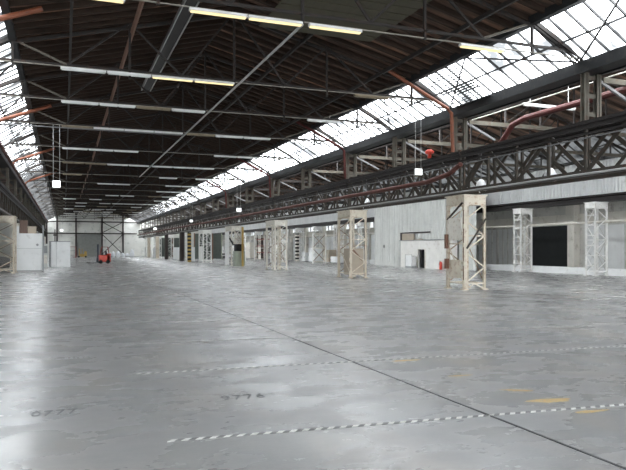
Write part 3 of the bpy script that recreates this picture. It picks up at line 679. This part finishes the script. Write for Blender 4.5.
# stores in the right aisle seen between the columns
random.seed(9)
names_ = ['white cabinet', 'grey cabinet', 'cream cabinet', 'white crate', 'pale locker']
spots = [(16.9, 44.3, 1.3, 1.05, 'white_box'), (17.1, 46.6, .8, .7, 'white_box'), (17.2, 40.6, 1.6, .45, 'white_box'), (17.3, 42.4, 1.0, .9, 'beige'), (17.0, 51.0, 1.2, 1.5, 'grey_plaster'), (17.2, 53.5, 1.6, 1.7, 'white_steel'), (17.1, 58.8, 2.2, 1.2, 'plaster'), (17.1, 63, 2.5, 1.6, 'pale'), (17.2, 69, 2.0, 1.3, 'white_box')]
lb = ['large white cabinet with double doors in the right aisle', 'smaller white cabinet next to the large one in the right aisle', 'low long white chest in the right aisle before the corrugated enclosure', 'beige cabinet between two white ones in the right aisle', 'tall grey cabinet in the right aisle', 'tall off-white locker in the right aisle', 'wide plaster-coloured cabinet far down the right aisle', 'pale rusty cabinet far down the right aisle', 'farthest white cabinet in the right aisle']
for (x, y, l, h, m), lab in zip(spots, lb):
    t = thing('storage_cabinet', x, y, 0, lab, 'cabinet', 'cabinets in the right aisle')
    MB().box(x, x+.55, y-l/2, y+l/2, .05, h).build('body', m, t)
    for q in (0, 1):
        ya = y-l/2+.03+q*l/2; d = MB().box(x-.025, x, ya, ya+l/2-.06, .1, h-.05).build('door', m, t)
        MB().box(x-.045, x-.025, ya+(.04 if q == 0 else l/2-.13), ya+(.07 if q == 0 else l/2-.10), h*.4, h*.6).build('handle', 'grey', d)
    MB().box(x+.03, x+.5, y-l/2+.05, y+l/2-.05, 0, .05).build('plinth', 'grey', t)
t = thing('steel_rack', 16.6, 56, 0, 'tall dark rack with white boxes beyond the fourth lattice column', 'rack')
for yy in (54.6, 56, 57.4): MB().box(16.5, 16.6, yy-.05, yy+.05, 0, 2.2).box(17.0, 17.1, yy-.05, yy+.05, 0, 2.2).build('post', 'steel', t)
for z in (.6, 1.2, 1.8): MB().box(16.5, 17.1, 54.6, 57.4, z, z+.06).build('shelf', 'darkred', t)
simple_post(17.3, 48.6, .25, 2.2, 'black', 'black and pale striped post in the right aisle', True)
for i, (xa, xb, y, h) in enumerate(((10.5, 12.9, 56, 2.3), (9.9, 12.2, 74, 2.2))):
    t = thing('screen_partition', (xa+xb)/2, y, 0, '%s dark grey-green screen partition in the right aisle' % ('nearer' if i == 0 else 'farther'), 'partition')
    MB().box(xa, xb, y, y+.06, .1, h).build('panel', 'darkgreen', t)
    for q in range(4):
        x = xa+(xb-xa)*q/3; MB().box(x-.04, x+.04, y-.04, y, 0, h+.03).build('post', 'green' if q % 2 else 'web', t)
for i, (x, y) in enumerate(((13.2, 40.5), (14.6, 45.5), (13.0, 50), (15.6, 39.5), (15.2, 52))):
    t = thing('steel_trestle', x, y, 0, '%s white steel trestle frame with crossed braces in the right aisle' % ordn(i), 'trestle', 'steel trestles in the right aisle')
    for q in (-.45, .45): MB().ipost(x+q, y, 0, 2.0, .07, .014).build('post', 'white_steel', t)
    for z in (.1, 1.0, 1.93): MB().box(x-.42, x+.42, y-.03, y+.03, z, z+.06).build('cross_bar', 'pale', t)
    for p, q in ((.15, 1.0), (1.0, .15), (1.06, 1.9), (1.9, 1.06)): MB().bar((x-.42, y+.04, p), (x+.42, y+.04, q), .04, .02, up=(0, 1, 0)).build('brace', 'rusty', t)
t = thing('white_van', 14.8, 66, 0, 'white van parked far down the right aisle between the columns', 'van')
mb = MB(); pr = [(64.6, .25), (64.6, .75), (65.0, .85), (65.4, 1.25), (67.6, 1.28), (67.7, .25)]
vs = [(14.2, a, b) for a, b in pr]+[(15.3, a, b) for a, b in pr]; n = len(pr)
mb.add(vs, [tuple(range(n)), tuple(range(2*n-1, n-1, -1))]+[(i, i+n, (i+1) % n+n, (i+1) % n) for i in range(n)]).build('body', 'white_box', t)
MB().box(14.185, 14.2, 65.45, 66.2, .85, 1.18).build('side_window', 'black', t)
MB().bar((14.3, 65.0, .87), (14.3, 65.37, 1.22), .02, .02).box(14.25, 15.25, 64.57, 64.6, .35, .5).build('trim', 'black', t)
for yy in (65.1, 67.1): 
    for xx in (14.17, 15.2): MB().tube([(xx, yy, .2), (xx+.14, yy, .2)], .2, 14).build('wheel', 'black', t)

# ---------------------------------------------------------------- floor markings
def tape(x0, y0, x1, y1, lab, wd_=.034, st=.036, ms=('tape_w', 'tape_b')):
    L = math.hypot(x1-x0, y1-y0); n = int(L/st); mb = MB()
    dx, dy = (x1-x0)/L, (y1-y0)/L; nx, ny = -dy, dx
    for k in range(n):
        a, b = k*st, (k+1)*st; sk = .012
        P = [(x0+dx*(a-sk)-nx*wd_/2, y0+dy*(a-sk)-ny*wd_/2), (x0+dx*(b-sk)-nx*wd_/2, y0+dy*(b-sk)-ny*wd_/2), (x0+dx*(b+sk)+nx*wd_/2, y0+dy*(b+sk)+ny*wd_/2), (x0+dx*(a+sk)+nx*wd_/2, y0+dy*(a+sk)+ny*wd_/2)]
        mb.add([(p[0], p[1], z) for z in (.001, .003) for p in P], [(4, 5, 6, 7), (0, 1, 5, 4), (2, 3, 7, 6), (1, 2, 6, 5), (3, 0, 4, 7)], k % 2)
    tag(mb.build('floor_tape', ms), lab, 'floor tape', 'black and white floor tapes')
tape(.51, 3.41, 4.6, 3.05, 'black and white striped floor tape nearest the camera')
tape(.54, 5.32, 7.5, 4.94, 'black and white striped floor tape, second from the camera', .03)
tape(.59, 7.0, 9.5, 6.40, 'faint black and white striped floor tape, third from the camera', .03, .036, ('tape_worn', 'tape_dim'))
tape(.9, 9.1, 8.5, 8.8, 'faintest striped floor tape, farthest from the camera', .025, .036, ('tape_worn', 'tape_dim'))
def patch(x, y, l, wd_, rot, lab, sd):
    random.seed(sd); mb = MB(); n = 14; vs = []
    for k in range(n):
        a = 2*math.pi*k/n; rr = random.uniform(.75, 1.1); u, v = math.cos(a)*l/2*rr, math.sin(a)*wd_/2*rr
        vs.append((x+u*math.cos(rot)-v*math.sin(rot), y+u*math.sin(rot)+v*math.cos(rot)))
    mb.add([(p[0], p[1], .0012) for p in vs], [tuple(range(n))])
    tag(mb.build('paint_mark', 'worn_yellow'), lab, 'floor mark', 'worn yellow paint marks')
patch(2.98, 3.42, .36, .11, -.15, 'worn yellow paint mark on the floor just behind the nearest striped tape', 1)
patch(3.02, 3.10, .26, .06, -.05, 'worn yellow paint mark in front of the nearest striped tape', 2)
patch(2.98, 3.75, .26, .06, -.5, 'faint yellow paint mark between the two nearest striped tapes', 3)
patch(2.92, 4.34, .24, .05, -.1, 'faint yellow paint mark farther along the floor joint', 4)
patch(2.85, 5.1, .3, .06, -.1, 'faint yellow paint mark touching the second striped tape', 5)
def number(txt, x, y, size, rot, m, lab, sx=1.0):
    cu = bpy.data.curves.new('floor_number', 'FONT'); cu.body = txt; cu.size = size*S; cu.extrude = .0008; cu.space_character = 1.15
    o = bpy.data.objects.new('floor_number', cu); col.objects.link(o); o.location = (x*S, y*S, .0025); o.rotation_euler = (0, 0, rot); o.scale = (sx, 1, 1)
    cu.materials.append(M[m])
    bpy.context.view_layer.update(); me = bpy.data.meshes.new_from_object(o.evaluated_get(bpy.context.evaluated_depsgraph_get()))
    q = bpy.data.objects.new('painted_number', me); q.matrix_world = o.matrix_world.copy(); bpy.data.objects.remove(o); col.objects.link(q); o = q
    tag(o, lab, 'floor marking')
number('0777', -.19, 4.20, .17, -.02, 'ink', 'faded dark stencilled number on the floor at the left', .70)
number('9776', .97, 4.20, .17, -.06, 'ink', 'faded dark stencilled number on the floor beyond the nearest tape end', .80)
number('8416', .0, 6.25, .16, 0, 'ink_w', 'small faded white number on the floor, farther left', .45)
